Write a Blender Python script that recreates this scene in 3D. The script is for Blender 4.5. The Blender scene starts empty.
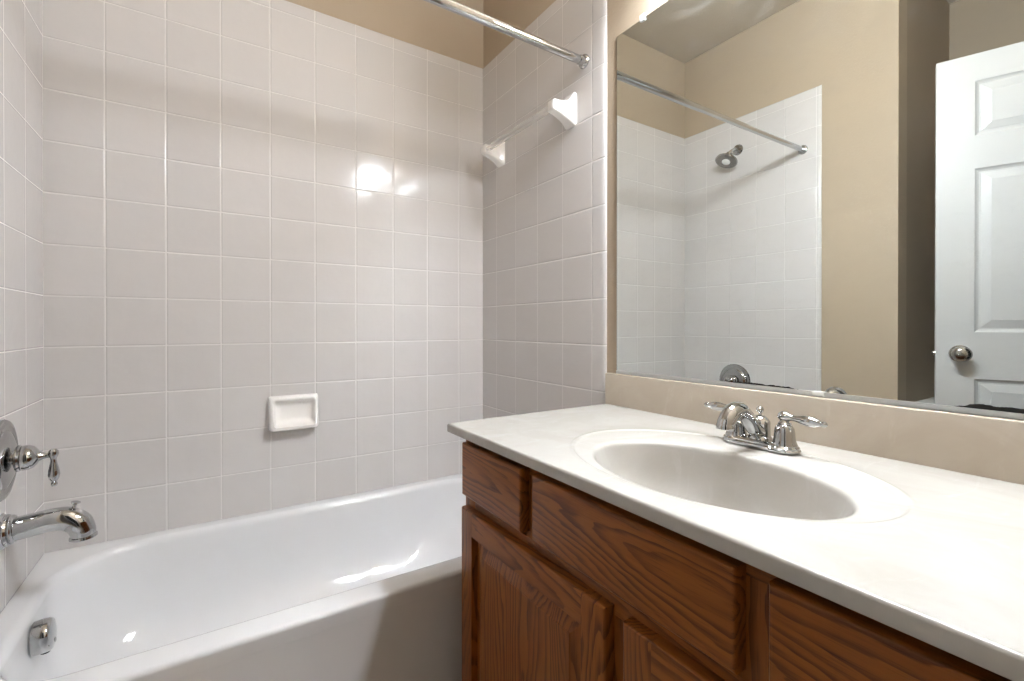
import bpy, bmesh, math, random
from mathutils import Vector, Matrix
random.seed(4)
PI = math.pi
sc = bpy.context.scene
col = sc.collection

# ------------------------------------------------------------------ camera
cam_d = bpy.data.cameras.new('camera')
cam = bpy.data.objects.new('camera', cam_d)
col.objects.link(cam)
sc.camera = cam
cam.location = (.4091, -1.8982, 1.05)
cam.rotation_euler = (PI / 2 - math.radians(.1974), 0, -math.radians(33.055))
cam_d.sensor_width = 36
cam_d.sensor_fit = 'HORIZONTAL'
cam_d.lens = 465.1 * 36 / 1024
cam_d.shift_y = (328.0 - 340.5) / 1024
cam_d.clip_start = .01

# ------------------------------------------------------------------ world, exposure, light levels
world = bpy.data.worlds.new('world')
sc.world = world
world.use_nodes = True
world.node_tree.nodes['Background'].inputs[0].default_value = (.97, .99, 1, 1)
world.node_tree.nodes['Background'].inputs[1].default_value = .03
sc.view_settings.view_transform = 'Standard'
sc.view_settings.look = 'None'
sc.view_settings.gamma = 1
sc.view_settings.use_curve_mapping = False
sc.view_settings.exposure = .06
BULB = 150.0                     # radiance of the frosted lamp tube
BULB_COL = (.92, .97, 1.04)
try:
    sc.cycles.max_bounces = 14
    sc.cycles.diffuse_bounces = 6
    sc.cycles.glossy_bounces = 8
    sc.cycles.sample_clamp_indirect = 0
    sc.cycles.blur_glossy = .18
    sc.cycles.caustics_reflective = True
    sc.cycles.use_denoising = True
    sc.cycles.use_guiding = False
    sc.cycles.use_surface_guiding = True
except Exception:
    pass

# ------------------------------------------------------------------ main dimensions (metres)
W = 1.481            # tiled right wall surface; the left tiled wall is x = 0, the back one y = 0
WP = 1.490           # painted right wall surface (the mirror wall)
TP = .009            # tile thickness
YE = -.792           # front end of the tiling
ZT = 2.257           # top of the tiling
CEIL = 2.74
YF = -1.925          # inner face of the front wall
XR = -.70            # far wall of the toilet recess
YR = -1.10           # side wall of the toilet recess
CT = .8035           # countertop surface
CX = .917            # countertop front edge
CL = -.815           # countertop left end


# ------------------------------------------------------------------ material helpers
class NT:
    def __init__(self, name):
        self.m = bpy.data.materials.new(name)
        self.m.use_nodes = True
        self.t = self.m.node_tree
        self.b = self.t.nodes['Principled BSDF']
        self.out = self.t.nodes['Material Output']

    def n(self, kind, **kw):
        x = self.t.nodes.new('ShaderNode' + kind)
        for k, v in kw.items():
            setattr(x, k, v)
        return x

    def l(self, a, b):
        self.t.links.new(a, b)

    def put(self, sock, v):
        if isinstance(v, (int, float)):
            sock.default_value = v
        elif isinstance(v, tuple):
            sock.default_value = v if len(v) != 3 or sock.type != 'RGBA' else v + (1,)
        else:
            self.l(v, sock)

    def math(self, op, a, b=0, c=0, clamp=False):
        x = self.n('Math', operation=op, use_clamp=clamp)
        self.put(x.inputs[0], a); self.put(x.inputs[1], b); self.put(x.inputs[2], c)
        return x.outputs[0]

    def mix(self, f, a, b):
        x = self.n('Mix', data_type='RGBA')
        self.put(x.inputs[0], f); self.put(x.inputs[6], a); self.put(x.inputs[7], b)
        return x.outputs[2]

    def ramp(self, f, lo, hi):
        x = self.n('MapRange', interpolation_type='SMOOTHSTEP')
        self.put(x.inputs[0], f); x.inputs[1].default_value = lo; x.inputs[2].default_value = hi
        return x.outputs[0]

    def noise(self, vec, scale, detail=2, rough=.5, dist=0):
        x = self.n('TexNoise')
        if vec is not None:
            self.l(vec, x.inputs['Vector'])
        x.inputs['Scale'].default_value = scale
        x.inputs['Detail'].default_value = detail
        x.inputs['Roughness'].default_value = rough
        x.inputs['Distortion'].default_value = dist
        return x.outputs['Fac']

    def pos(self):
        return self.n('NewGeometry').outputs['Position']

    def obj(self):
        return self.n('TexCoord').outputs['Object']

    def mapping(self, vec, scale=(1, 1, 1), loc=(0, 0, 0), rot=(0, 0, 0)):
        x = self.n('Mapping')
        self.l(vec, x.inputs[0])
        x.inputs['Location'].default_value = loc
        x.inputs['Rotation'].default_value = rot
        x.inputs['Scale'].default_value = scale
        return x.outputs[0]

    def bump(self, h, strength, dist):
        x = self.n('Bump')
        self.l(h, x.inputs['Height'])
        x.inputs['Strength'].default_value = strength
        x.inputs['Distance'].default_value = dist
        self.l(x.outputs[0], self.b.inputs['Normal'])

    def set(self, **kw):
        names = dict(color='Base Color', rough='Roughness', metal='Metallic', spec='Specular IOR Level',
                     coat='Coat Weight', coatr='Coat Roughness', ior='IOR')
        for k, v in kw.items():
            self.put(self.b.inputs[names[k]], v)
        return self


def simple(name, color, rough, metal=0, **kw):
    t = NT(name)
    t.set(color=color, rough=rough, metal=metal, **kw)
    return t


# painted drywall with an orange-peel texture
def paint(name, color):
    t = NT(name)
    p = t.pos()
    c = t.mix(t.noise(p, 1.6, 3), tuple(x * .95 for x in color), tuple(min(1, x * 1.05) for x in color))
    t.set(color=c, rough=.62, spec=.3)
    t.bump(t.noise(p, 95, 3, .55), .22, .004)
    return t.m


def tile(name, axis, u0, tu, base=(.605, .585, .573), z0=.9887, tz=.1524):
    t = NT(name)
    s = t.n('SeparateXYZ'); t.l(t.pos(), s.inputs[0])
    u = t.math('DIVIDE', t.math('SUBTRACT', s.outputs[axis], u0), tu)
    v = t.math('DIVIDE', t.math('SUBTRACT', s.outputs[2], z0), tz)

    def edge(q, size):
        f = t.math('FRACT', q)
        return t.math('MULTIPLY', t.math('MINIMUM', f, t.math('SUBTRACT', 1, f)), size)
    d = t.math('MINIMUM', edge(u, tu), edge(v, tz))
    cell = t.n('CombineXYZ')
    t.put(cell.inputs[0], t.math('FLOOR', u)); t.put(cell.inputs[1], t.math('FLOOR', v))
    wn = t.n('TexWhiteNoise', noise_dimensions='3D'); t.l(cell.outputs[0], wn.inputs[0])
    c = t.mix(wn.outputs[0], tuple(x * .975 for x in base), tuple(x * 1.02 for x in base))
    g = t.ramp(d, .0009, .0017)           # 0 in the grout, 1 on the tile
    c = t.mix(g, (.72, .70, .68), c)
    t.set(color=c, rough=t.math('SUBTRACT', .55, t.math('MULTIPLY', g, .42)), spec=.28)
    h = t.math('ADD', t.ramp(d, .0006, .0042), t.math('MULTIPLY', t.noise(t.pos(), 17, 2), .5))
    t.bump(h, .55, .0022)
    return t.m


def wood(name, axis, tone=1.0):
    """red-stained oak; axis is the grain direction (1 = along y, 2 = along z)"""
    t = NT(name)
    oi = t.n('ObjectInfo')
    off = t.n('VectorMath', operation='SCALE'); off.inputs[0].default_value = (7.3, 11.7, 5.1)
    t.l(oi.outputs['Random'], off.inputs['Scale'])
    add = t.n('VectorMath', operation='ADD'); t.l(t.obj(), add.inputs[0]); t.l(off.outputs[0], add.inputs[1])
    p = add.outputs[0]
    along = lambda a, c: tuple(a if i == axis else c for i in range(3))
    low = t.noise(t.mapping(p, along(.75, 5.2)), 1.0, 1.5, .4, .25)
    wob = t.math('MULTIPLY', t.noise(t.mapping(p, along(9, 60)), 1.0, 2, .5), .035)
    rings = t.math('FRACT', t.math('MULTIPLY', t.math('ADD', low, wob), 34.0))
    line = t.ramp(rings, .30, .90)
    line = t.math('MULTIPLY', line, t.math('SUBTRACT', 1, t.ramp(rings, .93, 1.0)))
    pores = t.noise(t.mapping(p, along(16, 640)), 1.0, 2, .6)
    streak = t.noise(t.mapping(p, along(2.2, 70)), 1.0, 3, .6)
    broad = t.noise(t.mapping(p, along(.9, 5)), 1.0, 2, .5)
    k = tone
    c = t.mix(t.math('ADD', t.math('MULTIPLY', streak, .6), t.math('MULTIPLY', broad, .4)), (.155 * k, .044 * k, .007 * k), (.42 * k, .142 * k, .026 * k))
    c = t.mix(t.math('MULTIPLY', t.math('MULTIPLY', line, t.ramp(streak, .2, .62)), .78), c, (.075 * k, .020 * k, .006 * k))
    c = t.mix(t.math('MULTIPLY', t.math('MULTIPLY', t.ramp(pores, .53, .70), t.math('ADD', .35, t.math('MULTIPLY', line, .65))), .7), c, (.045 * k, .013 * k, .004 * k))
    t.set(color=c, rough=.33, spec=.28)
    t.bump(t.math('SUBTRACT', .5, t.math('MULTIPLY', t.ramp(pores, .52, .75), .5)), .18, .0008)
    return t.m


def marble(name, k=(1, 1, 1)):
    t = NT(name)
    K = lambda c: tuple(a * q for a, q in zip(c, k))
    p = t.pos()
    a = t.noise(t.mapping(p, (3, 2.1, 3), rot=(0, 0, .6)), 2.4, 5, .62, 1.6)
    b = t.noise(t.mapping(p, (2, 5, 2), rot=(0, 0, -.5)), 3.1, 4, .6, 2.2)
    c = t.mix(t.ramp(a, .35, .7), K((.462, .447, .418)), K((.432, .413, .377)))
    c = t.mix(t.math('MULTIPLY', t.ramp(b, .56, .72), .6), c, K((.49, .48, .458)))
    t.set(color=c, rough=.20, spec=.42)
    return t.m


def mirror_mat():
    t = NT('mirror_silvering')
    p = t.pos()
    t.set(color=(.85, .90, .89), metal=1, rough=0.0)
    s = t.n('SeparateXYZ'); t.l(p, s.inputs[0])
    # wiped smears and dust on the glass
    dirt = t.n('BsdfDiffuse'); dirt.inputs[0].default_value = (.60, .60, .57, 1)
    sm = t.noise(t.mapping(p, (1, 5, 9), rot=(.6, 0, 0)), 2.2, 6, .7, 1.2)
    f = t.math('ADD', t.math('MULTIPLY', t.ramp(sm, .46, .8), .05), .006)
    m1 = t.n('MixShader'); t.put(m1.inputs[0], f)
    t.l(t.b.outputs[0], m1.inputs[1]); t.l(dirt.outputs[0], m1.inputs[2])
    # black creeping along the lower edge of the silver
    blk = t.n('BsdfPrincipled'); blk.inputs['Base Color'].default_value = (.012, .012, .01, 1)
    blk.inputs['Roughness'].default_value = .25
    edge = t.math('SUBTRACT', s.outputs[2], .9125)
    y = s.outputs[1]
    def span(a, c, h, soft=.03):
        return t.math('MULTIPLY', t.math('MULTIPLY', t.ramp(y, a - soft, a + soft), t.math('SUBTRACT', 1, t.ramp(y, c - soft, c + soft))), h)
    w = t.math('ADD', span(-1.385, -1.225, .0050), span(-1.80, -1.655, .0095))
    w = t.math('SUBTRACT', t.math('MULTIPLY', w, t.math('ADD', .5, t.noise(t.mapping(p, (0, 1, 0)), 26, 4, .65))), .0015)
    w = t.math('ADD', w, t.math('MULTIPLY', t.math('SUBTRACT', t.noise(p, 90, 2), .5), .006))
    m2 = t.n('MixShader'); t.put(m2.inputs[0], t.math('LESS_THAN', edge, w))
    t.l(m1.outputs[0], m2.inputs[1]); t.l(blk.outputs[0], m2.inputs[2])
    t.l(m2.outputs[0], t.out.inputs[0])
    return t.m


def floor_mat():
    t = NT('floor_tile')
    s = t.n('SeparateXYZ'); t.l(t.pos(), s.inputs[0])
    def e(q):
        f = t.math('FRACT', t.math('DIVIDE', q, .305))
        return t.math('MINIMUM', f, t.math('SUBTRACT', 1, f))
    g = t.ramp(t.math('MINIMUM', e(s.outputs[0]), e(s.outputs[1])), .006, .012)
    c = t.mix(t.noise(t.pos(), 7, 4), (.42, .31, .20), (.50, .38, .26))
    t.set(color=t.mix(g, (.36, .31, .25), c), rough=.35)
    t.bump(g, .4, .002)
    return t.m


def acrylic():
    t = NT('frosted_clear_plastic')
    t.set(color=(.90, .885, .86), rough=.18)
    tr = t.n('BsdfTransparent'); tr.inputs[0].default_value = (.97, .96, .95, 1)
    mx = t.n('MixShader'); mx.inputs[0].default_value = .34
    t.l(tr.outputs[0], mx.inputs[1]); t.l(t.b.outputs[0], mx.inputs[2]); t.l(mx.outputs[0], t.out.inputs[0])
    return t.m


def bulb_mat():
    t = NT('lit_frosted_tube')
    t.set(color=(.9, .9, .88), rough=.4)
    t.b.inputs['Emission Color'].default_value = BULB_COL + (1,)
    t.b.inputs['Emission Strength'].default_value = BULB
    return t.m


def worn_chrome():
    t = NT('chrome')
    r = t.math('ADD', .05, t.math('MULTIPLY', t.ramp(t.noise(t.pos(), 55, 4), .5, .75), .16))
    t.set(color=(.50, .505, .51), metal=1, rough=r)
    return t.m


M = dict(
    tan=paint('tan_paint', (.425, .346, .256)),
    ceil=paint('ceiling_paint', (.44, .38, .30)),
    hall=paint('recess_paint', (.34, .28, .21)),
    tb=tile('tile_back', 0, .1391, .1525),
    tr=tile('tile_right', 1, -.2795, .1536),
    tl=tile('tile_left', 1, -.156, .154),
    porc=simple('tub_porcelain', (.70, .705, .715), .08, coat=.3, coatr=.03).m,
    ceramic=simple('white_ceramic', (.84, .82, .79), .14).m,
    vit=simple('vitreous_china', (.82, .82, .80), .10).m,
    seatp=simple('white_plastic', (.84, .84, .82), .25).m,
    chrome=worn_chrome(),
    steel=simple('brushed_nickel', (.36, .345, .325), .22, 1).m,
    dark=simple('dark_hole', (.01, .01, .01), .6).m,
    glassedge=simple('mirror_ground_edge', (.10, .13, .12), .2).m,
    mirror=mirror_mat(),
    marble=marble('cultured_marble'),
    splash_shaded=marble('cultured_marble_shaded', (.99, .90, .79)),  # counter marble again, the backsplash's warm shade put into its colour
    wh=wood('oak_grain_across', 1),
    wv=wood('oak_grain_upright', 2),
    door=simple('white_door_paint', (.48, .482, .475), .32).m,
    floor=floor_mat(),
    acry=acrylic(),
    chan=simple('brushed_channel', (.72, .73, .73), .32, 1).m,
    clip=simple('clear_clip_plastic', (.85, .86, .85), .2).m,
    bulb=bulb_mat(),
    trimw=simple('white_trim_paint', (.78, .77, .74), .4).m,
    caulk=simple('white_caulk', (.80, .78, .75), .5).m,
)


# ------------------------------------------------------------------ mesh helpers
def B():
    return bmesh.new()


def box(bm, x0, x1, y0, y1, z0, z1, bev=0, seg=2):
    t = bmesh.new()
    bmesh.ops.create_cube(t, size=1)
    for v in t.verts:
        v.co = Vector(((x0 + x1) / 2 + v.co.x * (x1 - x0), (y0 + y1) / 2 + v.co.y * (y1 - y0), (z0 + z1) / 2 + v.co.z * (z1 - z0)))
    if bev:
        bmesh.ops.bevel(t, geom=t.edges[:], offset=bev, segments=seg, profile=.5, affect='EDGES')
    me = bpy.data.meshes.new('tmp'); t.to_mesh(me); t.free()
    bm.from_mesh(me); bpy.data.meshes.remove(me)
    return bm


def loft(bm, loops, cap0=False, cap1=False, closed=True):
    rows = [[bm.verts.new(p) for p in lp] for lp in loops]
    n = len(rows[0])
    for a, b in zip(rows, rows[1:]):
        for i in range(n if closed else n - 1):
            j = (i + 1) % n
            try:
                bm.faces.new((a[i], a[j], b[j], b[i]))
            except ValueError:
                pass
    if cap0:
        bm.faces.new(rows[0][::-1])
    if cap1:
        bm.faces.new(rows[-1])
    return bm


def frame_of(d):
    d = Vector(d).normalized()
    up = Vector((0, 0, 1)) if abs(d.z) < .95 else Vector((1, 0, 0))
    a = d.cross(up).normalized()
    return d, a, a.cross(d).normalized()


def lathe(bm, prof, o, axis, seg=28, cap0=True, cap1=True, squash=(1, 1)):
    """prof: (radius, height along the axis)"""
    d, a, b = frame_of(axis)
    o = Vector(o)
    loops = []
    for r, h in prof:
        r = max(r, 1e-4)
        loops.append([o + d * h + a * (r * squash[0] * math.cos(2 * PI * i / seg)) + b * (r * squash[1] * math.sin(2 * PI * i / seg)) for i in range(seg)])
    return loft(bm, loops, cap0, cap1)


def sweep(bm, pts, radii, seg=20, cap=True, sub=6, flat=1.0):
    """a round tube along a smooth path"""
    P = [Vector(p) for p in pts]
    path, rr = [], []
    n = len(P)
    for i in range(n - 1):
        p0, p1, p2, p3 = P[max(i - 1, 0)], P[i], P[i + 1], P[min(i + 2, n - 1)]
        for k in range(sub):
            t = k / sub
            path.append(.5 * ((2 * p1) + (p2 - p0) * t + (2 * p0 - 5 * p1 + 4 * p2 - p3) * t * t + (3 * p1 - p0 - 3 * p2 + p3) * t ** 3))
            s = t * t * (3 - 2 * t)
            rr.append(radii[i] * (1 - s) + radii[i + 1] * s)
    path.append(P[-1]); rr.append(radii[-1])
    loops = []
    d0 = (path[1] - path[0]).normalized()
    _, a, b = frame_of(d0)
    prev = d0
    for i, p in enumerate(path):
        d = (path[min(i + 1, len(path) - 1)] - path[max(i - 1, 0)]).normalized()
        q = prev.rotation_difference(d)
        a = q @ a; b = q @ b
        prev = d
        loops.append([p + a * (rr[i] * math.cos(2 * PI * k / seg)) + b * (rr[i] * flat * math.sin(2 * PI * k / seg)) for k in range(seg)])
    return loft(bm, loops, cap, cap)


def world_loc(o):
    p = Vector(o.location)
    while o.parent:
        o = o.parent
        p = p + Vector(o.location)
    return p


def make(name, bm, mat, parent=None, smooth=40, label=None, base=False):
    """ONE mesh object; its origin is the middle of its bounds"""
    bmesh.ops.remove_doubles(bm, verts=bm.verts[:], dist=1e-6)
    bmesh.ops.recalc_face_normals(bm, faces=bm.faces[:])
    lo = Vector([min(v.co[i] for v in bm.verts) for i in range(3)])
    hi = Vector([max(v.co[i] for v in bm.verts) for i in range(3)])
    c = (lo + hi) / 2
    if base:
        c.z = lo.z
    for v in bm.verts:
        v.co -= c
    me = bpy.data.meshes.new(name)
    bm.to_mesh(me); bm.free()
    me.materials.append(mat)
    if smooth:
        for p in me.polygons:
            p.use_smooth = True
        me.set_sharp_from_angle(angle=math.radians(smooth))
    o = bpy.data.objects.new(name, me)
    col.objects.link(o)
    if parent:
        o.parent = parent
        o.location = c - world_loc(parent)
    else:
        o.location = c
    if label:
        o['label'] = label
    return o


def tag(o, label, cat, group=None):
    o['label'] = label
    o['category'] = cat
    if group:
        o['group'] = group
    return o


def thing(name, label, cat, loc, group=None):
    o = bpy.data.objects.new(name, None)
    col.objects.link(o)
    o.empty_display_size = .05
    o.location = loc
    return tag(o, label, cat, group)


def struct(name, bm, mat, label, cat, smooth=0, parent=None):
    o = make(name, bm, mat, parent, smooth)
    if not parent:
        tag(o, label, cat)
        o['kind'] = 'structure'
    return o


# ------------------------------------------------------------------ the room
T = .10
struct('floor', box(B(), XR - T, WP + T, YF - .25, .109, -.08, 0), M['floor'], 'beige tiled bathroom floor under the tub and vanity', 'floor')
struct('ceiling', box(B(), XR - T, WP + T, YF - T, .109, CEIL, CEIL + .08), M['ceil'], 'flat tan ceiling, seen in the top of the mirror', 'ceiling')
struct('wall_back', box(B(), -TP - T, WP + T, TP, TP + T, 0, CEIL), M['tan'], 'tan painted wall above the tiles along the length of the tub', 'wall')
struct('wall_right', box(B(), WP, WP + T, YF - T, TP, 0, CEIL), M['tan'], 'tan painted wall behind the mirror and the vanity', 'wall')
struct('wall_left', box(B(), -TP - T, -TP, YR, TP, 0, CEIL), M['tan'], 'tan painted wall on the faucet side, seen in the mirror', 'wall')
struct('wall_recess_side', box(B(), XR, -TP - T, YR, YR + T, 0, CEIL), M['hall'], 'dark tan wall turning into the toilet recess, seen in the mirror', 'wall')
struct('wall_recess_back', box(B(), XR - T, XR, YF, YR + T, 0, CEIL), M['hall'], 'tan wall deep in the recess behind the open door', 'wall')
DX0, DX1, DZ = -.040, .660, 2.085            # doorway
b = B()
box(b, XR - T, DX0, YF - T, YF, 0, CEIL)
box(b, DX1, WP, YF - T, YF, 0, CEIL)
box(b, DX0, DX1, YF - T, YF, DZ, CEIL)
struct('wall_front', b, M['tan'], 'tan painted wall with the doorway at the vanity end', 'wall')
b = B()
box(b, DX0 - .055, DX0, YF - .002, YF + .013, 0, DZ + .055, .003)
box(b, DX1, DX1 + .055, YF - .002, YF + .013, 0, DZ + .055, .003)
box(b, DX0 - .0005, DX1 + .0005, YF - .002, YF + .013, DZ, DZ + .055, .003)
struct('trim_1', b, M['trimw'], 'white painted casing around the doorway', 'trim')


# tile fields, each with a rounded bullnose along its free edges
def rounded_panel(u0, u1, z0, z1, put, round_u0, round_u1, r=.008, n=6):
    """a slab whose top edge (and chosen ends) roll back to the wall; put(u, z, depth) -> point"""
    bm = B()
    us, zs = [], []
    def side(lo, hi, ra, rb, grid):
        out = []
        if ra:
            out += [(lo + ra * (1 - math.cos(PI / 2 * k / n)), TP - r + r * math.sin(PI / 2 * k / n)) for k in range(n)]
        else:
            out.append((lo, TP))
        m = 8
        a, c = lo + ra, hi - rb
        out += [(a + (c - a) * k / m, TP) for k in range(0 if ra else 1, m + (1 if rb else 0))]
        if rb:
            out += [(hi - rb * (1 - math.cos(PI / 2 * k / n)), TP - r + r * math.sin(PI / 2 * k / n)) for k in range(n - 1, -1, -1)]
        else:
            out.append((hi, TP))
        return out
    U = side(u0, u1, .022 if round_u0 else 0, .022 if round_u1 else 0, 0)
    Z = side(z0, z1, 0, .010, 0)
    rows = [[bm.verts.new(put(u, z, min(du, dz))) for u, du in U] for z, dz in Z]
    for a, c in zip(rows, rows[1:]):
        for i in range(len(a) - 1):
            bm.faces.new((a[i], a[i + 1], c[i + 1], c[i]))
    # back face
    ring = [put(u, z, 0) for u, z in ((u0, z0), (u1, z0), (u1, z1), (u0, z1))]
    q = [bm.verts.new(p) for p in ring]
    bm.faces.new(q[::-1])
    per = rows[0] + [r_[-1] for r_ in rows[1:]] + rows[-1][-2::-1] + [r_[0] for r_ in rows[-2:0:-1]]
    nU = len(U) - 1; nZ = len(Z) - 1
    segs = [per[0:nU + 1], per[nU:nU + nZ + 1], per[nU + nZ:2 * nU + nZ + 1], per[2 * nU + nZ:] + [per[0]]]
    for s, (i, j) in zip(segs, ((0, 1), (1, 2), (2, 3), (3, 0))):
        bm.faces.new([q[i]] + s + [q[j]])
    return bm


Z0 = .371
struct('wall_back_tile', rounded_panel(-TP, WP - .0005, Z0, ZT, lambda u, z, d: Vector((u, TP - d, z)), False, False), M['tb'],
       'wall of square pinkish white tiles with soap dish above the tub', 'tile', 30)
struct('wall_right_tile', rounded_panel(YE - .010, 0, Z0, ZT, lambda u, z, d: Vector((WP - d, u, z)), True, False), M['tr'],
       'shaded square tiles with the towel bar beside the mirror', 'tile', 30)
struct('wall_left_tile', rounded_panel(YE, 0, Z0, ZT, lambda u, z, d: Vector((-TP + d, u, z)), True, False), M['tl'],
       'square white tiles behind the tub faucet and shower head', 'tile', 30)


# ------------------------------------------------------------------ bathtub
def rrect(x0, x1, y0, y1, r, z, n=16, m=14):
    """rounded rectangle, always the same number of points; r = radii at (x0,y1),(x0,y0),(x1,y0),(x1,y1)"""
    out = []
    cs = [(x0, y1, 1, -1, r[0]), (x0, y0, 1, 1, r[1]), (x1, y0, -1, 1, r[2]), (x1, y1, -1, -1, r[3])]
    st = [PI / 2, PI, 3 * PI / 2, 0]
    arcs = []
    for (x, y, sx, sy, q), s in zip(cs, st):
        arcs.append([Vector((x + sx * q + q * math.cos(s + PI / 2 * k / n), y + sy * q + q * math.sin(s + PI / 2 * k / n), z)) for k in range(n + 1)])
    for a, c in zip(arcs, arcs[1:] + arcs[:1]):
        out += a
        out += [a[-1].lerp(c[0], k / m) for k in range(1, m)]
    return out


TZ = .382
tub = thing('bathtub', 'white porcelain alcove bathtub against the tiled walls, left of the vanity', 'bathtub', (W / 2, -.38, 0))
yo, xi0, xi1 = -.757, .0005, W - .0005
G = lambda x: (x,) * 4
b = B()
loops = [rrect(xi0, xi1, yo, -.0005, G(.002), .345),
         rrect(xi0, xi1, yo, -.0005, G(.002), TZ - .011)]
for k in range(1, 7):
    a = PI / 2 * k / 6
    i = .011 * (1 - math.cos(a))
    lp = rrect(xi0, xi1, yo + i, -.0005, G(.002), TZ - .011 + .011 * math.sin(a))
    loops.append(lp)
# the lip rolls into the well
ox0, ox1, oy0, oy1 = .060, 1.395, -.672, -.062
R0 = (.20, .12, .12, .14)
loops.append(rrect(xi0 + .002, xi1 - .002, yo + .0145, -.002, G(.004), TZ + .0002))
loops.append(rrect(xi0 + .01, xi1 - .01, yo + .03, -.010, G(.01), TZ + .001))
for k in range(0, 8):
    a = PI / 2 * k / 7
    e = .022 * (1 - math.sin(a))
    loops.append(rrect(ox0 - e, ox1 + e, oy0 - e, oy1 + e, tuple(q + e for q in R0), TZ - .022 * (1 - math.cos(a)) + .001))
for s in (.08, .2, .35, .5, .65, .78, .87, .93, .97, .99, 1.0):
    # s: fraction of the way from the lip to the tub bottom
    z = (TZ - .021) + (.065 - TZ + .021) * (1 - (1 - s) ** 1.0)
    g = 1 - math.sqrt(max(0, 1 - (max(0, s - .45) / .55) ** 2))     # fillet to the bottom
    L = .012 * s + .13 * g
    Bk = .030 * s + .14 * g
    Fr = .020 * s + .12 * g
    Rt = .17 * s + .16 * g
    loops.append(rrect(ox0 + L, ox1 - Rt, oy0 + Fr, oy1 - Bk, tuple(q * (1 - .35 * g) for q in (.2, .14, .15, .16)), z))
loft(b, loops, False, True)
make('shell', b, M['porc'], tub, 60)
# apron: skirt with a stepped foot
b = B()
pr = [(-.735, .3448), (yo, .3448), (yo, .118), (yo - .006, .104), (yo - .006, .012), (yo - .006, 0), (-.715, 0), (-.715, .3448)]
b2 = [[Vector((x, y, z)) for y, z in pr] for x in (xi0 + .001, xi1 - .001)]
loft(b, b2, True, True)
make('apron', b, M['porc'], tub, 30)
# overflow plate on the drain end and the drain itself
b = B()
oc = Vector((.070, -.383, .322))
n = Vector((1, 0, .07)).normalized()
lathe(b, [(.037, -.004), (.0375, .012), (.0365, .022), (.033, .027), (.02, .030), (.004, .0305)], oc, n, 36)
ov = make('overflow_plate', b, M['chrome'], tub, 50, 'chrome overflow plate on the tub end')
b = B()
lathe(b, [(.006, 0), (.006, .004), (.004, .0055), (.0005, .006)], oc + n * .0275 + Vector((0, 0, -.017)), n, 14)
make('screw', b, M['chrome'], ov)
b = B()
dn = Vector((.0, 0, -1))
lathe(b, [(.009, 0), (.009, .003)], oc + Vector((.014, 0, -.0362)), dn, 14)
make('slot', b, M['dark'], ov, 40, 'dark drip slot')
b = B()
lathe(b, [(.040, -.002), (.040, .002), (.034, .004), (.028, .0025), (.02, .001), (.003, .001)], (.36, -.37, .065), (0, 0, 1), 30)
make('drain', b, M['chrome'], tub)

# ------------------------------------------------------------------ tub spout
sy = -.34
sp = thing('tub_spout', 'chrome tub spout with a small diverter pull, low on the left tiles', 'tub faucet', (0, sy, .565))
b = B()
sweep(b, [(.018, sy, .571), (.05, sy, .575), (.085, sy, .579), (.112, sy, .577), (.133, sy, .563), (.1425, sy, .543), (.144, sy, .528)],
      [.0275, .0268, .0268, .0275, .0275, .0255, .0240], 28)
make('body', b, M['chrome'], sp, 50)
b = B()
lathe(b, [(.020, 0), (.0235, .002), (.027, .004), (.0275, .009), (.0255, .011)], (.144, sy, .532), (.05, 0, -1), 26)
make('nozzle', b, M['chrome'], sp, 30)
b = B()
lathe(b, [(.040, .0002), (.041, .004), (.038, .007), (.036, .009), (.037, .012), (.035, .016), (.032, .017), (.033, .021), (.031, .024), (.027, .026)], (0, sy, .571), (1, 0, .06), 32)
make('collar', b, M['chrome'], sp, 30)
b = B()
lathe(b, [(.0040, -.004), (.0040, .012), (.0055, .0125), (.0095, .015), (.0095, .018), (.006, .0197), (.0005, .020)], (.126, sy, .597), (.25, 0, 1), 16)
make('diverter_knob', b, M['chrome'], sp, 35)

# ------------------------------------------------------------------ shower valve
vz = .7375
va = thing('shower_valve', 'round chrome shower valve plate with a lever handle above the tub spout', 'shower valve', (0, sy, vz))
b = B()
lathe(b, [(.094, .0002), (.094, .004), (.091, .008), (.080, .011), (.076, .009), (.068, .009), (.064, .013), (.050, .017), (.030, .019), (.016, .020)], (0, sy, vz), (1, 0, 0), 48)
make('escutcheon', b, M['chrome'], va, 30)
b = B()
lathe(b, [(.013, .018), (.013, .026), (.026, .0262), (.030, .028), (.031, .032), (.0285, .035), (.0295, .038), (.0290, .048), (.0255, .056), (.018, .062), (.012, .0655), (.011, .068), (.0085, .072), (.0065, .078), (.006, .084)], (0, sy, vz), (1, 0, 0), 30)
make('hub', b, M['chrome'], va, 30)
b = B()
lathe(b, [(.0005, -.0125), (.006, -.0115), (.010, -.006), (.0105, 0), (.0085, .006), (.006, .010), (.0055, .016), (.0075, .026), (.0105, .040), (.0115, .050), (.0095, .060), (.0055, .066), (.0045, .068), (.006, .071), (.0065, .074), (.005, .078), (.0005, .0795)],
      (.090, sy, vz + .002), (.02, 0, -1), 20)
make('lever', b, M['chrome'], va, 30)

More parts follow.
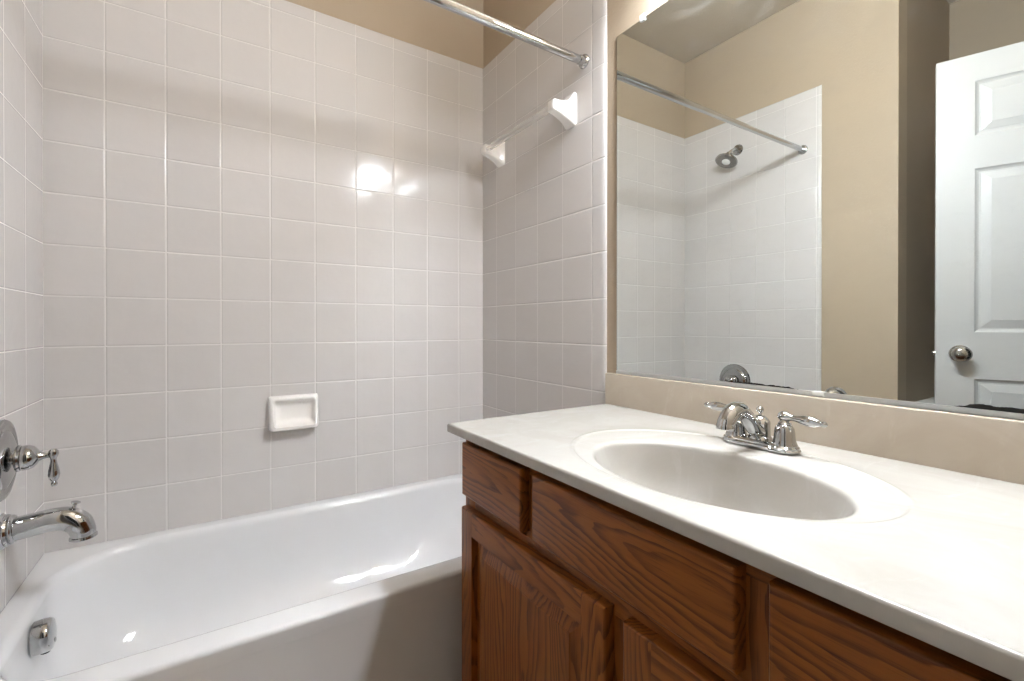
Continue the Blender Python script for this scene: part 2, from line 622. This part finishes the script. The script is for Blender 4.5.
# ------------------------------------------------------------------ shower head
sh = thing('showerhead', 'chrome shower head on a short arm, high on the tiles seen in the mirror', 'shower head', (0, -.357, 2.068))
b = B()
lathe(b, [(.031, .0002), (.031, .003), (.027, .009), (.014, .013), (.010, .014)], (0, -.357, 2.068), (1, 0, 0), 24)
make('flange', b, M['chrome'], sh, 30)
b = B()
sweep(b, [(.004, -.357, 2.068), (.03, -.357, 2.066), (.055, -.353, 2.053), (.075, -.348, 2.034)], [.0095] * 4, 16)
make('arm', b, M['chrome'], sh, 50)
hd = Vector((.46, .05, -.89)).normalized()
ho = Vector((.073, -.349, 2.036))
b = B()
lathe(b, [(.011, -.004), (.016, .000), (.018, .007), (.015, .014), (.013, .018), (.019, .026), (.034, .036), (.052, .044), (.060, .050), (.061, .055), (.057, .058)], ho, hd, 34)
hm = make('head', b, M['chrome'], sh, 30)
b = B()
lathe(b, [(.056, .0575), (.053, .0600), (.040, .0605), (.034, .0590), (.022, .0590)], ho, hd, 34)
make('spray_face', b, M['steel'], hm, 30, 'dark spray ring')
b = B()
lathe(b, [(.022, .0585), (.022, .0625), (.018, .064), (.0005, .0645)], ho, hd, 24)
make('spray_disc', b, M['clip'], hm, 30, 'pale centre disc')

# ------------------------------------------------------------------ shower curtain rod
RY, RZ = -.704, 1.950
rd = thing('curtain_rod', 'bare chrome curtain rod spanning the tub from wall to wall', 'curtain rod', (W / 2, RY, RZ))
b = B()
A0, A1 = Vector((.002, RY - .004, RZ + .007)), Vector((W - .002, RY, RZ))
lathe(b, [(.0138, 0), (.0138, .62), (.0128, .622), (.0128, (A1 - A0).length)], A1, A0 - A1, 28)
make('tube', b, M['chrome'], rd, 40)
for x, d, dy, dz in ((.0002, 1, -.004, .007), (W - .0002, -1, 0, 0)):
    b = B()
    lathe(b, [(.023, 0), (.0235, .004), (.021, .009), (.0165, .011), (.0158, .024), (.0140, .026)], (x, RY + dy, RZ + dz), (d, 0, 0), 28)
    make('end_flange', b, M['chrome'], rd, 30)

# ------------------------------------------------------------------ soap dish
b = B()
sx0, sx1, sz0, sz1 = .587, .758, .669, .795


def rr_xz(x0, x1, z0, z1, r, y, n=6, m=5):
    out = []
    for (x, z, sx_, sz_, s) in ((x1, z1, -1, -1, 0), (x0, z1, 1, -1, PI / 2), (x0, z0, 1, 1, PI), (x1, z0, -1, 1, 3 * PI / 2)):
        out.append([Vector((x + sx_ * r + r * math.cos(s + PI / 2 * k / n), y, z + sz_ * r + r * math.sin(s + PI / 2 * k / n))) for k in range(n + 1)])
    res = []
    for a, c in zip(out, out[1:] + out[:1]):
        res += a
        res += [a[-1].lerp(c[0], k / m) for k in range(1, m)]
    return res


def bulge(lp, amt, zlo, zhi):
    """the lower lip of the dish juts further out"""
    return [Vector((p.x, p.y - amt * max(0, 1 - (p.z - zlo) / (zhi - zlo)) ** 1.5, p.z)) for p in lp]


lps = [rr_xz(sx0, sx1, sz0, sz1, .008, -.0003),
       bulge(rr_xz(sx0 + .002, sx1 - .002, sz0 + .002, sz1 - .002, .014, -.014), .020, sz0, sz1)]
for k in range(1, 6):
    a = PI / 2 * k / 5
    i = .003 + .009 * (1 - math.cos(a))
    lps.append(bulge(rr_xz(sx0 + i, sx1 - i, sz0 + i, sz1 - i, .017, -.014 - .010 * math.sin(a)), .022, sz0, sz1))
for i, y, am in ((.0155, -.0230, .021), (.0185, -.0195, .018), (.022, -.0115, .011), (.029, -.0060, .005), (.042, -.0045, .002)):
    lps.append(bulge(rr_xz(sx0 + i, sx1 - i, sz0 + i, sz1 - i, .009, y), am, sz0 + i, sz1 - i))
loft(b, lps, True, True)
tag(make('soap_dish', b, M['ceramic'], None, 55), 'white ceramic soap dish set on the tiles above the tub', 'soap dish')

# ------------------------------------------------------------------ towel bar
TBZ, TBX = 1.806, 1.402
tb = thing('towel_bar', 'white ceramic bracketed towel bar with a clear rod on the shaded tiles', 'towel bar', (W, -.40, TBZ))
for yc in (-.635, -.166):
    b = B()
    loops = []
    # base plate at the wall, concave flare to a squared post
    for d, up, dn_, hy in ((.0002, .060, .056, .030), (.006, .0605, .0565, .0305), (.009, .058, .055, .0295), (.018, .043, .048, .026), (.028, .031, .041, .0235), (.042, .0235, .0335, .0215), (.058, .0200, .0275, .0205), (.074, .0190, .0225, .0198), (.088, .0185, .0190, .0190), (.093, .016, .0165, .0165), (.095, .011, .012, .012)):
        lp = []
        for k in range(32):
            a = 2 * PI * k / 32 + PI / 32
            ca, sa = math.cos(a), math.sin(a)
            e = .28
            lp.append(Vector((W - d, yc + hy * math.copysign(abs(ca) ** e, ca), TBZ + (up if sa > 0 else dn_) * math.copysign(abs(sa) ** e, sa))))
        loops.append(lp)
    loft(b, loops, True, True)
    make('bracket', b, M['ceramic'], tb, 40)
b = B()
box(b, TBX - .0095, TBX + .0095, -.620, -.181, TBZ - .0105, TBZ + .0085, .002)
make('rod', b, M['acry'], tb, 40, 'clear square plastic rod')

# ------------------------------------------------------------------ vanity cabinet
CY0, CY1 = -.832, YF + .004        # left and right ends
XF, XD = .961, .938                # face frame and drawer/door faces
va2 = thing('vanity_cabinet', 'reddish brown oak vanity cabinet under the white sink counter', 'vanity cabinet', (1.22, (CY0 + CY1) / 2, 0))
zt = CT - .0225
b = B(); box(b, XF + .019, WP - .001, CY0 - .016, CY0, .0, zt, .001)
make('side_panel', b, M['wv'], va2)
b = B(); box(b, XF + .019, WP - .001, CY1, CY1 + .016, .0, zt, .001)
make('side_panel', b, M['wv'], va2)
b = B(); box(b, XF + .075, XF + .090, CY1 + .017, CY0 - .017, 0, .095)
make('toe_board', b, M['wh'], va2)
b = B(); box(b, XF + .02, WP - .002, CY1 + .017, CY0 - .017, .097, .112)
make('bottom_shelf', b, M['wh'], va2)
SM = [-1.135, -1.596]              # stiles between the drawers
stiles = [(CY0, CY0 - .050, .097, zt)] + [(y + .030, y - .030, .614, zt - .036) for y in SM] + [(CY1 + .050, CY1, .097, zt), (-1.345, -1.405, .141, .580)]
for y1, y0, z0, z1 in stiles:
    b = B(); box(b, XF, XF + .0188, y0, y1, z0, z1, .0008)
    make('stile', b, M['wv'], va2)
for z0, z1 in ((zt - .036, zt), (.580, .614), (.097, .141)):
    b = B(); box(b, XF + .0002, XF + .0186, CY1 + .0502, CY0 - .0502, z0, z1, .0008)
    make('rail', b, M['wh'], va2)


def front(y1, y0, z0, z1):
    """slab drawer front with a stepped, eased edge"""
    bm = B()
    lp = []
    for x, i in ((XF - .0003, 0), (XD + .0060, 0), (XD + .0035, .0006), (XD + .0016, .0020), (XD + .0005, .0040), (XD, .0065)):
        lp.append([Vector((x, y0 + i, z0 + i)), Vector((x, y1 - i, z0 + i)), Vector((x, y1 - i, z1 - i)), Vector((x, y0 + i, z1 - i))])
    return loft(bm, lp, True, True)


DZ0, DZ1 = .629, .760
for y1, y0, lb in ((-.853, -1.116, None), (-1.154, -1.577, 'wide false drawer front below the sink'), (-1.615, -1.887, None)):
    make('drawer', front(y1, y0, DZ0, DZ1), M['wh'], va2, 25, lb)


def cab_door(y1, y0, z0, z1, s=.056):
    bm = B()
    pa, pc, za, zc = y0 + s, y1 - s, z0 + s, z1 - s
    lp = []
    for x, i in ((XF - .002, 0), (XF - .0065, .0002), (XF - .0065, .006), (XD + .0065, .036), (XD + .0052, .0368), (XD + .0052, .042)):
        lp.append([Vector((x, pa + i, za + i)), Vector((x, pc - i, za + i)), Vector((x, pc - i, zc - i)), Vector((x, pa + i, zc - i))])
    loft(bm, lp, True, True)
    d = make('door', bm, M['wv'], va2, 25)
    for a, c in ((y1, y1 - s), (y0 + s, y0)):
        bm = B()
        lp = []
        for x, i in ((XF - .0003, 0), (XD + .0060, 0), (XD + .0028, .0010), (XD + .0008, .0032), (XD, .0060)):
            oa = a - (i if a == y1 else 0)
            oc_ = c + (i if c == y0 else 0)
            lp.append([Vector((x, oc_, z0 + i)), Vector((x, oa, z0 + i)), Vector((x, oa, z1 - i)), Vector((x, oc_, z1 - i))])
        loft(bm, lp, True, True)
        make('stile', bm, M['wv'], d, 25)
    for a, c, top in ((z0, z0 + s, 0), (z1 - s, z1, 1)):
        bm = B()
        lp = []
        for x, i in ((XF - .0005, 0), (XD + .0062, 0), (XD + .0030, .0010), (XD + .0010, .0032), (XD + .0002, .0060)):
            za = a + (0 if top else i); zc = c - (i if top else 0)
            lp.append([Vector((x, y0 + s, za)), Vector((x, y1 - s, za)), Vector((x, y1 - s, zc)), Vector((x, y0 + s, zc))])
        loft(bm, lp, True, True)
        make('rail', bm, M['wh'], d, 25)
    return d


cab_door(-.850, -1.356, .125, .598)
cab_door(-1.394, -1.900, .125, .598)

# ------------------------------------------------------------------ countertop with the moulded basin
ct = thing('countertop', 'glossy off-white cultured marble counter with a moulded oval sink', 'countertop', (1.2, -1.37, CT - .022))
cx, cy, rx, ry = 1.122, -1.405, .143, .220        # basin mouth
ex, ey, erx, ery = 1.168, -1.385, .208, .287      # outer moulded oval
x0, x1, y0, y1 = CX, WP - .0005, YF + .0008, CL
base_a = [2 * PI * k / 192 for k in range(192)]
fx, fy = ex, ey
for X, Y in ((x0, y0), (x1, y0), (x1, y1), (x0, y1)):
    a = math.atan2(Y - fy, X - fx) % (2 * PI)
    i = min(range(len(base_a)), key=lambda q: abs(base_a[q] - a))
    base_a[i] = a
base_a.sort()


def ell(c0, c1, a0, a1, z):
    """ellipse hit by the ray at each angle from the middle (keeps the loops matched)"""
    out = []
    for a in base_a:
        # angle measured on the outer oval; same parameter used for the inner one
        t = math.atan2(math.sin(a) / ery, math.cos(a) / erx)
        out.append(Vector((c0 + a0 * math.cos(t), c1 + a1 * math.sin(t), z)))
    return out


def rect(i, z, s=None):
    out = []
    X0, X1, Y0, Y1 = x0 + i, x1, y0, y1 - i
    for a in base_a:
        dx, dy = math.cos(a), math.sin(a)
        t = 1e9
        if dx > 1e-9: t = min(t, (X1 - fx) / dx)
        if dx < -1e-9: t = min(t, (X0 - fx) / dx)
        if dy > 1e-9: t = min(t, (Y1 - fy) / dy)
        if dy < -1e-9: t = min(t, (Y0 - fy) / dy)
        out.append(Vector((fx + dx * t, fy + dy * t, z)))
    return out


b = B()
loops = []
e = lambda k, z: ell(ex, ey, erx * k, ery * k, z)
loops += [rect(.012, CT - .022), rect(.0015, CT - .022), rect(.0003, CT - .0212), rect(0, CT - .020), rect(0, CT - .0045), rect(.0010, CT - .0018), rect(.0025, CT - .0005), rect(.0045, CT), rect(.009, CT)]
out = [v.copy() for v in loops[-1]]
el0 = e(1.03, CT)
for k in range(1, 5):
    loops.append([p.lerp(q, k / 5) for p, q in zip(out, el0)])
loops.append(el0)
# raised bead, then a shallow dished apron inside it
for k, dz in ((1.018, .0005), (1.008, .0012), (1.0, .0014), (.993, .0008), (.986, -.0004), (.976, -.0009), (.955, -.0010)):
    loops.append(e(k, CT + dz))
mid = e(.955, CT - .001)
rimz = CT - .0018
mouth = ell(cx, cy, rx * 1.035, ry * 1.035, rimz)
for k in range(1, 6):
    s = k / 6
    loops.append([Vector((p.x + (q.x - p.x) * s, p.y + (q.y - p.y) * s, p.z + (q.z - p.z) * s ** 1.3)) for p, q in zip(mid, mouth)])
loops.append(mouth)
# bowl: turned lip, wall, floor
dep = .135
for k, dz in ((1.015, -.0014), (1.002, -.0040), (.992, -.0085), (.982, -.015), (.95, -.031), (.92, -.050), (.88, -.070), (.82, -.090), (.74, -.107), (.62, -.121), (.47, -.130), (.30, -.134), (.15, -.1355)):
    loops.append(ell(cx + .02 * (1 - k), cy, rx * k, ry * k, rimz + dz))
loft(b, loops, False, True)
make('top', b, M['marble'], ct, 60)
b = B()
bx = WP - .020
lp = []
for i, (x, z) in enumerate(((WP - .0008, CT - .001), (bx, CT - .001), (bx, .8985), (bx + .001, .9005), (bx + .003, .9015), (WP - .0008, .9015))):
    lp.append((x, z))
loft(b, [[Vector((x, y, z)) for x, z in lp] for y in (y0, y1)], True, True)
make('backsplash', b, M['splash_shaded'], ct, 30)
b = B()
lathe(b, [(.028, -.002), (.030, .0015), (.026, .003), (.022, .001), (.02, -.004)], (cx + .017, cy, rimz - .1352), (0, 0, 1), 28)
dr = make('sink_drain', b, M['chrome'], ct, 30, 'chrome sink drain')
b = B()
lathe(b, [(.019, -.004), (.019, .003), (.014, .0055), (.0005, .006)], (cx + .017, cy, rimz - .1352), (0, 0, 1), 24)
make('stopper', b, M['chrome'], dr, 30)

# ------------------------------------------------------------------ sink faucet
FX, FY, FZ = 1.357, -1.375, CT + .0015
fc = thing('sink_faucet', 'chrome two-lever sink faucet on the counter below the mirror', 'faucet', (FX, FY, FZ))


def stadium(hx, hl, z, n=14):
    out = []
    for s, ya in ((1, hl), (-1, -hl)):
        out += [Vector((FX + hx * math.cos(PI / 2 * (1 - s) + PI * k / n), FY + ya + hx * math.sin(PI / 2 * (1 - s) + PI * k / n), z)) for k in range(n + 1)]
    return out


b = B()
loft(b, [stadium(.0255, .0505, FZ), stadium(.0265, .0515, FZ + .003), stadium(.0255, .0505, FZ + .006), stadium(.0225, .050, FZ + .0085), stadium(.0225, .0495, FZ + .0115), stadium(.020, .050, FZ + .0145), stadium(.018, .049, FZ + .015)], True, True)
make('base_plate', b, M['chrome'], fc, 30)
for s in (1, -1):
    hy = FY + s * .0495
    b = B()
    lathe(b, [(.0265, .004), (.026, .009), (.0225, .012), (.0225, .014), (.0205, .018), (.0190, .026), (.0185, .036), (.0170, .045), (.0135, .050), (.0135, .0515), (.0115, .053), (.0125, .055), (.009, .058), (.0065, .062)], (FX, hy, FZ), (0, 0, 1), 28)
    h = make('handle_body', b, M['chrome'], fc, 30)
    b = B()
    hz = FZ + .068
    lathe(b, [(.0005, -.0115), (.006, -.011), (.0095, -.006), (.010, 0), (.0085, .007), (.006, .012), (.0055, .018), (.0070, .026), (.0095, .038), (.0100, .046), (.0090, .054), (.0060, .062), (.0045, .066), (.0055, .069), (.0055, .072), (.003, .076), (.0005, .0775)],
          (FX, hy, hz), (-.03, s, -.05 if s < 0 else -.01), 18)
    make('lever', b, M['chrome'], h, 30)
b = B()
lathe(b, [(.0235, .013), (.0225, .017), (.0200, .020), (.0195, .030), (.0190, .044), (.0195, .047), (.0185, .051), (.0150, .056), (.0100, .060), (.0060, .062)], (FX + .005, FY + .002, FZ), (0, 0, 1), 28)
make('center_column', b, M['chrome'], fc, 30)
b = B()
sweep(b, [(FX + .002, FY, FZ + .028), (FX - .022, FY, FZ + .038), (FX - .048, FY, FZ + .064), (FX - .074, FY, FZ + .080), (FX - .098, FY, FZ + .077), (FX - .115, FY, FZ + .063), (FX - .120, FY, FZ + .053)],
      [.0150, .0145, .0150, .0165, .0175, .0165, .0160], 24)
make('spout', b, M['chrome'], fc, 50)
b = B()
lathe(b, [(.0155, 0), (.0168, .002), (.0172, .008), (.0165, .0120), (.013, .0125), (.011, .009)], (FX - .118, FY, FZ + .058), (-.22, 0, -1), 24)
make('aerator', b, M['chrome'], fc, 30)
b = B()
lathe(b, [(.0030, .058), (.0030, .067), (.0050, .068), (.0070, .0715), (.0075, .0745), (.0062, .078), (.0035, .080), (.0005, .081)], (FX + .005, FY + .002, FZ), (0, 0, 1), 18)
make('lift_rod', b, M['chrome'], fc, 30)

# ------------------------------------------------------------------ wall mirror
MY0, MY1, MZ0, MZ1 = YF + .006, -.850, .9045, 1.960
mx = WP - .0058
mr = thing('wall_mirror', 'large frameless wall mirror above the vanity backsplash', 'mirror', (WP - .003, (MY0 + MY1) / 2, MZ0))
b = B()
box(b, mx, WP - .0004, MY0, MY1, MZ0, MZ1)
make('backing', b, M['glassedge'], mr, 0, 'dark ground edge of the glass')
b = B()
vs = [b.verts.new((mx - .0003, y, z)) for y, z in ((MY0 + .001, MZ0 + .001), (MY1 - .001, MZ0 + .001), (MY1 - .001, MZ1 - .001), (MY0 + .001, MZ1 - .001))]
b.faces.new(vs)
g = make('glass', b, M['mirror'], mr, 0, 'silvered face with black spots along its lower edge')
b = B()
box(b, mx - .0022, mx - .0008, MY0, MY1, .9022, .9125, .0004)
box(b, mx - .0022, WP - .0004, MY0, MY1, .9022, .9040, .0004)
make('bottom_channel', b, M['chan'], mr, 30, 'narrow chrome channel holding the lower edge')
for y in (-.955, -1.50):
    b = B()
    box(b, mx - .005, WP - .0006, y - .009, y + .009, MZ1 - .009, MZ1 + .011, .002)
    make('clip', b, M['clip'], mr, 40, 'clear plastic mirror clip')
for y in (-1.43,):
    b = B()
    box(b, mx - .0050, mx - .0012, y - .011, y + .011, .904, .9135, .0015)
    make('clip', b, M['clip'], mr, 40, 'clear plastic mirror clip')

# ------------------------------------------------------------------ vanity light above the mirror (the lamp of the room)
LZ, LX = 2.105, 1.352
vl = thing('vanity_light', 'chrome wall lamp with a long frosted tube above the mirror', 'wall lamp', (WP, -1.40, LZ))
b = B(); box(b, WP - .045, WP - .0005, -1.69, -1.05, LZ - .055, LZ + .055, .008, 3)
make('back_plate', b, M['chrome'], vl, 40)
LR, LA, LB = .042, -1.09, -1.65
for y in (-1.20, -1.54):
    b = B()
    lathe(b, [(.030, -.001), (.030, .006), (.012, .010), (.010, .014), (.010, WP - .045 - LX - .026)], (WP - .045, y, LZ), (-1, 0, 0), 24)
    make('arm', b, M['chrome'], vl, 30)
b = B()
lathe(b, [(.0005, 0), (LR * .7, .002), (LR * .94, .009), (LR, .020), (LR, LA - LB - .020), (LR * .94, LA - LB - .009), (LR * .7, LA - LB - .002), (.0005, LA - LB)], (LX, LB, LZ), (0, 1, 0), 32)
make('lamp_tube', b, M['bulb'], vl, 50)
for y, d in ((LA, 1), (LB, -1)):
    b = B()
    lathe(b, [(LR + .002, -.012), (LR + .003, -.002), (LR + .002, .006), (.02, .010), (.0005, .0105)], (LX, y, LZ), (0, d, 0), 28)
    make('end_cap', b, M['chrome'], vl, 40)

# ------------------------------------------------------------------ the open door, seen in the mirror
DB = .036
DW, DT, DH = .650, .035, 2.091
d2 = Vector((-.3264, -.9452, 0))           # from the free edge to the hinge, along the door
fe = Vector((.2014, -1.2831, -.026))         # free edge, on the face that looks at the mirror
nn = Vector((.9452, -.3264, 0))            # face normal towards the mirror


def dpt(s, z, t=0):
    return fe + d2 * s + nn * t + Vector((0, 0, z))


b = B()
panels = []
for a, c in ((.107, .278), (.372, .543)):
    for z0, z1 in ((1.786, 1.990), (1.054, 1.664), (.260, .880)):
        panels.append((a, c, z0, z1))
ss = [0, .107, .278, .372, .543, DW]
zz = [DB, .260, .880, 1.054, 1.664, 1.786, 1.990, DH]


def door_face(bm, sign):
    t0 = 0 if sign > 0 else -DT
    V = {}
    def v(s, z):
        k = (s, z)
        if k not in V:
            V[k] = bm.verts.new(dpt(s, z, t0))
        return V[k]
    for i in range(5):
        for j in range(7):
            a, c, z0, z1 = ss[i], ss[i + 1], zz[j], zz[j + 1]
            q = [v(a, z0), v(c, z0), v(c, z1), v(a, z1)]
            if (a, c, z0, z1) not in panels:
                bm.faces.new(q)
                continue
            prev = q
            for ins, dp in ((.006, -.0055), (.012, -.0085), (.018, -.0085), (.020, -.0075), (.043, -.0018), (.0445, -.0012)):
                cur = [bm.verts.new(dpt(p, z, t0 + sign * dp)) for p, z in ((a + ins, z0 + ins), (c - ins, z0 + ins), (c - ins, z1 - ins), (a + ins, z1 - ins))]
                for k in range(4):
                    bm.faces.new((prev[k], prev[(k + 1) % 4], cur[(k + 1) % 4], cur[k]))
                prev = cur
            bm.faces.new(prev)
    return V


Va = door_face(b, 1)
Vb = door_face(b, -1)
per = [(s, DB) for s in ss] + [(DW, z) for z in zz[1:]] + [(s, DH) for s in ss[-2::-1]] + [(0, z) for z in zz[-2:0:-1]]
for p, q in zip(per, per[1:] + per[:1]):
    b.faces.new((Va[p], Va[q], Vb[q], Vb[p]))
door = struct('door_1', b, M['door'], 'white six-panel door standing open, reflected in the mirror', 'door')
kp = .069
for sgn, nm in ((1, 'rose'), (-1, 'rose')):
    b = B()
    o = dpt(kp, .973, 0 if sgn > 0 else -DT)
    lathe(b, [(.032, -.0008), (.032, .003), (.029, .006), (.014, .008), (.011, .010), (.011, .022), (.017, .027), (.0255, .034), (.0290, .044), (.0285, .052), (.0240, .059), (.015, .063), (.0005, .064)], o, nn * sgn, 30)
    make('door_knob', b, M['steel'], door, 35, 'round satin nickel knob')
b = B()
lo = dpt(0, .973, -DT / 2)
lathe(b, [(.009, -.002), (.009, .006), (.0065, .0105), (.0005, .0115)], lo, -d2, 14)
make('latch', b, M['steel'], door, 35)
for z in (.2, 1.0, 1.8):
    b = B()
    lathe(b, [(.006, 0), (.006, .09)], dpt(DW + .005, z, -DT - .004), (0, 0, 1), 12)
    make('hinge', b, M['steel'], door, 35)

# ------------------------------------------------------------------ toilet in the recess (only its tank lid shows, in the mirror)
tx, ty = -.335, YR
to = thing('toilet', 'white toilet in the recess behind the door, barely seen in the mirror', 'toilet', (tx, ty - .36, 0))
b = B()
box(b, tx - .215, tx + .215, ty - .195, ty - .012, .385, .668, .025, 4)
tk = make('tank', b, M['vit'], to, 50)
b = B()
box(b, tx - .23, tx + .23, ty - .21, ty - .004, .668, .703, .014, 4)
make('tank_lid', b, M['vit'], to, 50)
b = B()
lathe(b, [(.011, 0), (.011, .012), (.007, .014)], (tx + .15, ty - .195, .61), (0, -1, 0), 16)
sweep(b, [(tx + .15, ty - .205, .61), (tx + .11, ty - .208, .606), (tx + .075, ty - .208, .60)], [.006, .005, .006], 12)
make('flush_lever', b, M['chrome'], tk, 40)


def egg(w, f, bk, z, cyy, n=40):
    out = []
    for k in range(n):
        a = 2 * PI * k / n
        y = math.sin(a)
        out.append(Vector((tx + w * math.cos(a), cyy + (bk if y > 0 else f) * y, z)))
    return out


cyy = ty - .42
b = B()
loft(b, [egg(.115, .16, .24, 0, cyy), egg(.115, .16, .24, .02, cyy), egg(.105, .14, .23, .06, cyy), egg(.11, .15, .22, .16, cyy), egg(.15, .21, .21, .27, cyy), egg(.18, .265, .21, .35, cyy), egg(.185, .275, .21, .385, cyy), egg(.18, .27, .205, .392, cyy),
         egg(.135, .215, .13, .392, cyy), egg(.125, .20, .12, .37, cyy), egg(.10, .15, .09, .28, cyy), egg(.05, .06, .04, .22, cyy)], True, True)
make('bowl', b, M['vit'], to, 55)
b = B()
loft(b, [egg(.183, .273, .205, .3935, cyy), egg(.187, .277, .208, .40, cyy), egg(.183, .273, .205, .4125, cyy), egg(.13, .21, .12, .4125, cyy), egg(.126, .205, .116, .40, cyy), egg(.13, .21, .12, .3935, cyy), egg(.183, .273, .205, .3935, cyy)])
make('seat', b, M['seatp'], to, 50)
b = B()
loft(b, [egg(.183, .273, .20, .414, cyy), egg(.186, .276, .203, .42, cyy), egg(.18, .27, .198, .431, cyy), egg(.15, .23, .165, .436, cyy)], True, True)
make('lid', b, M['seatp'], to, 50)
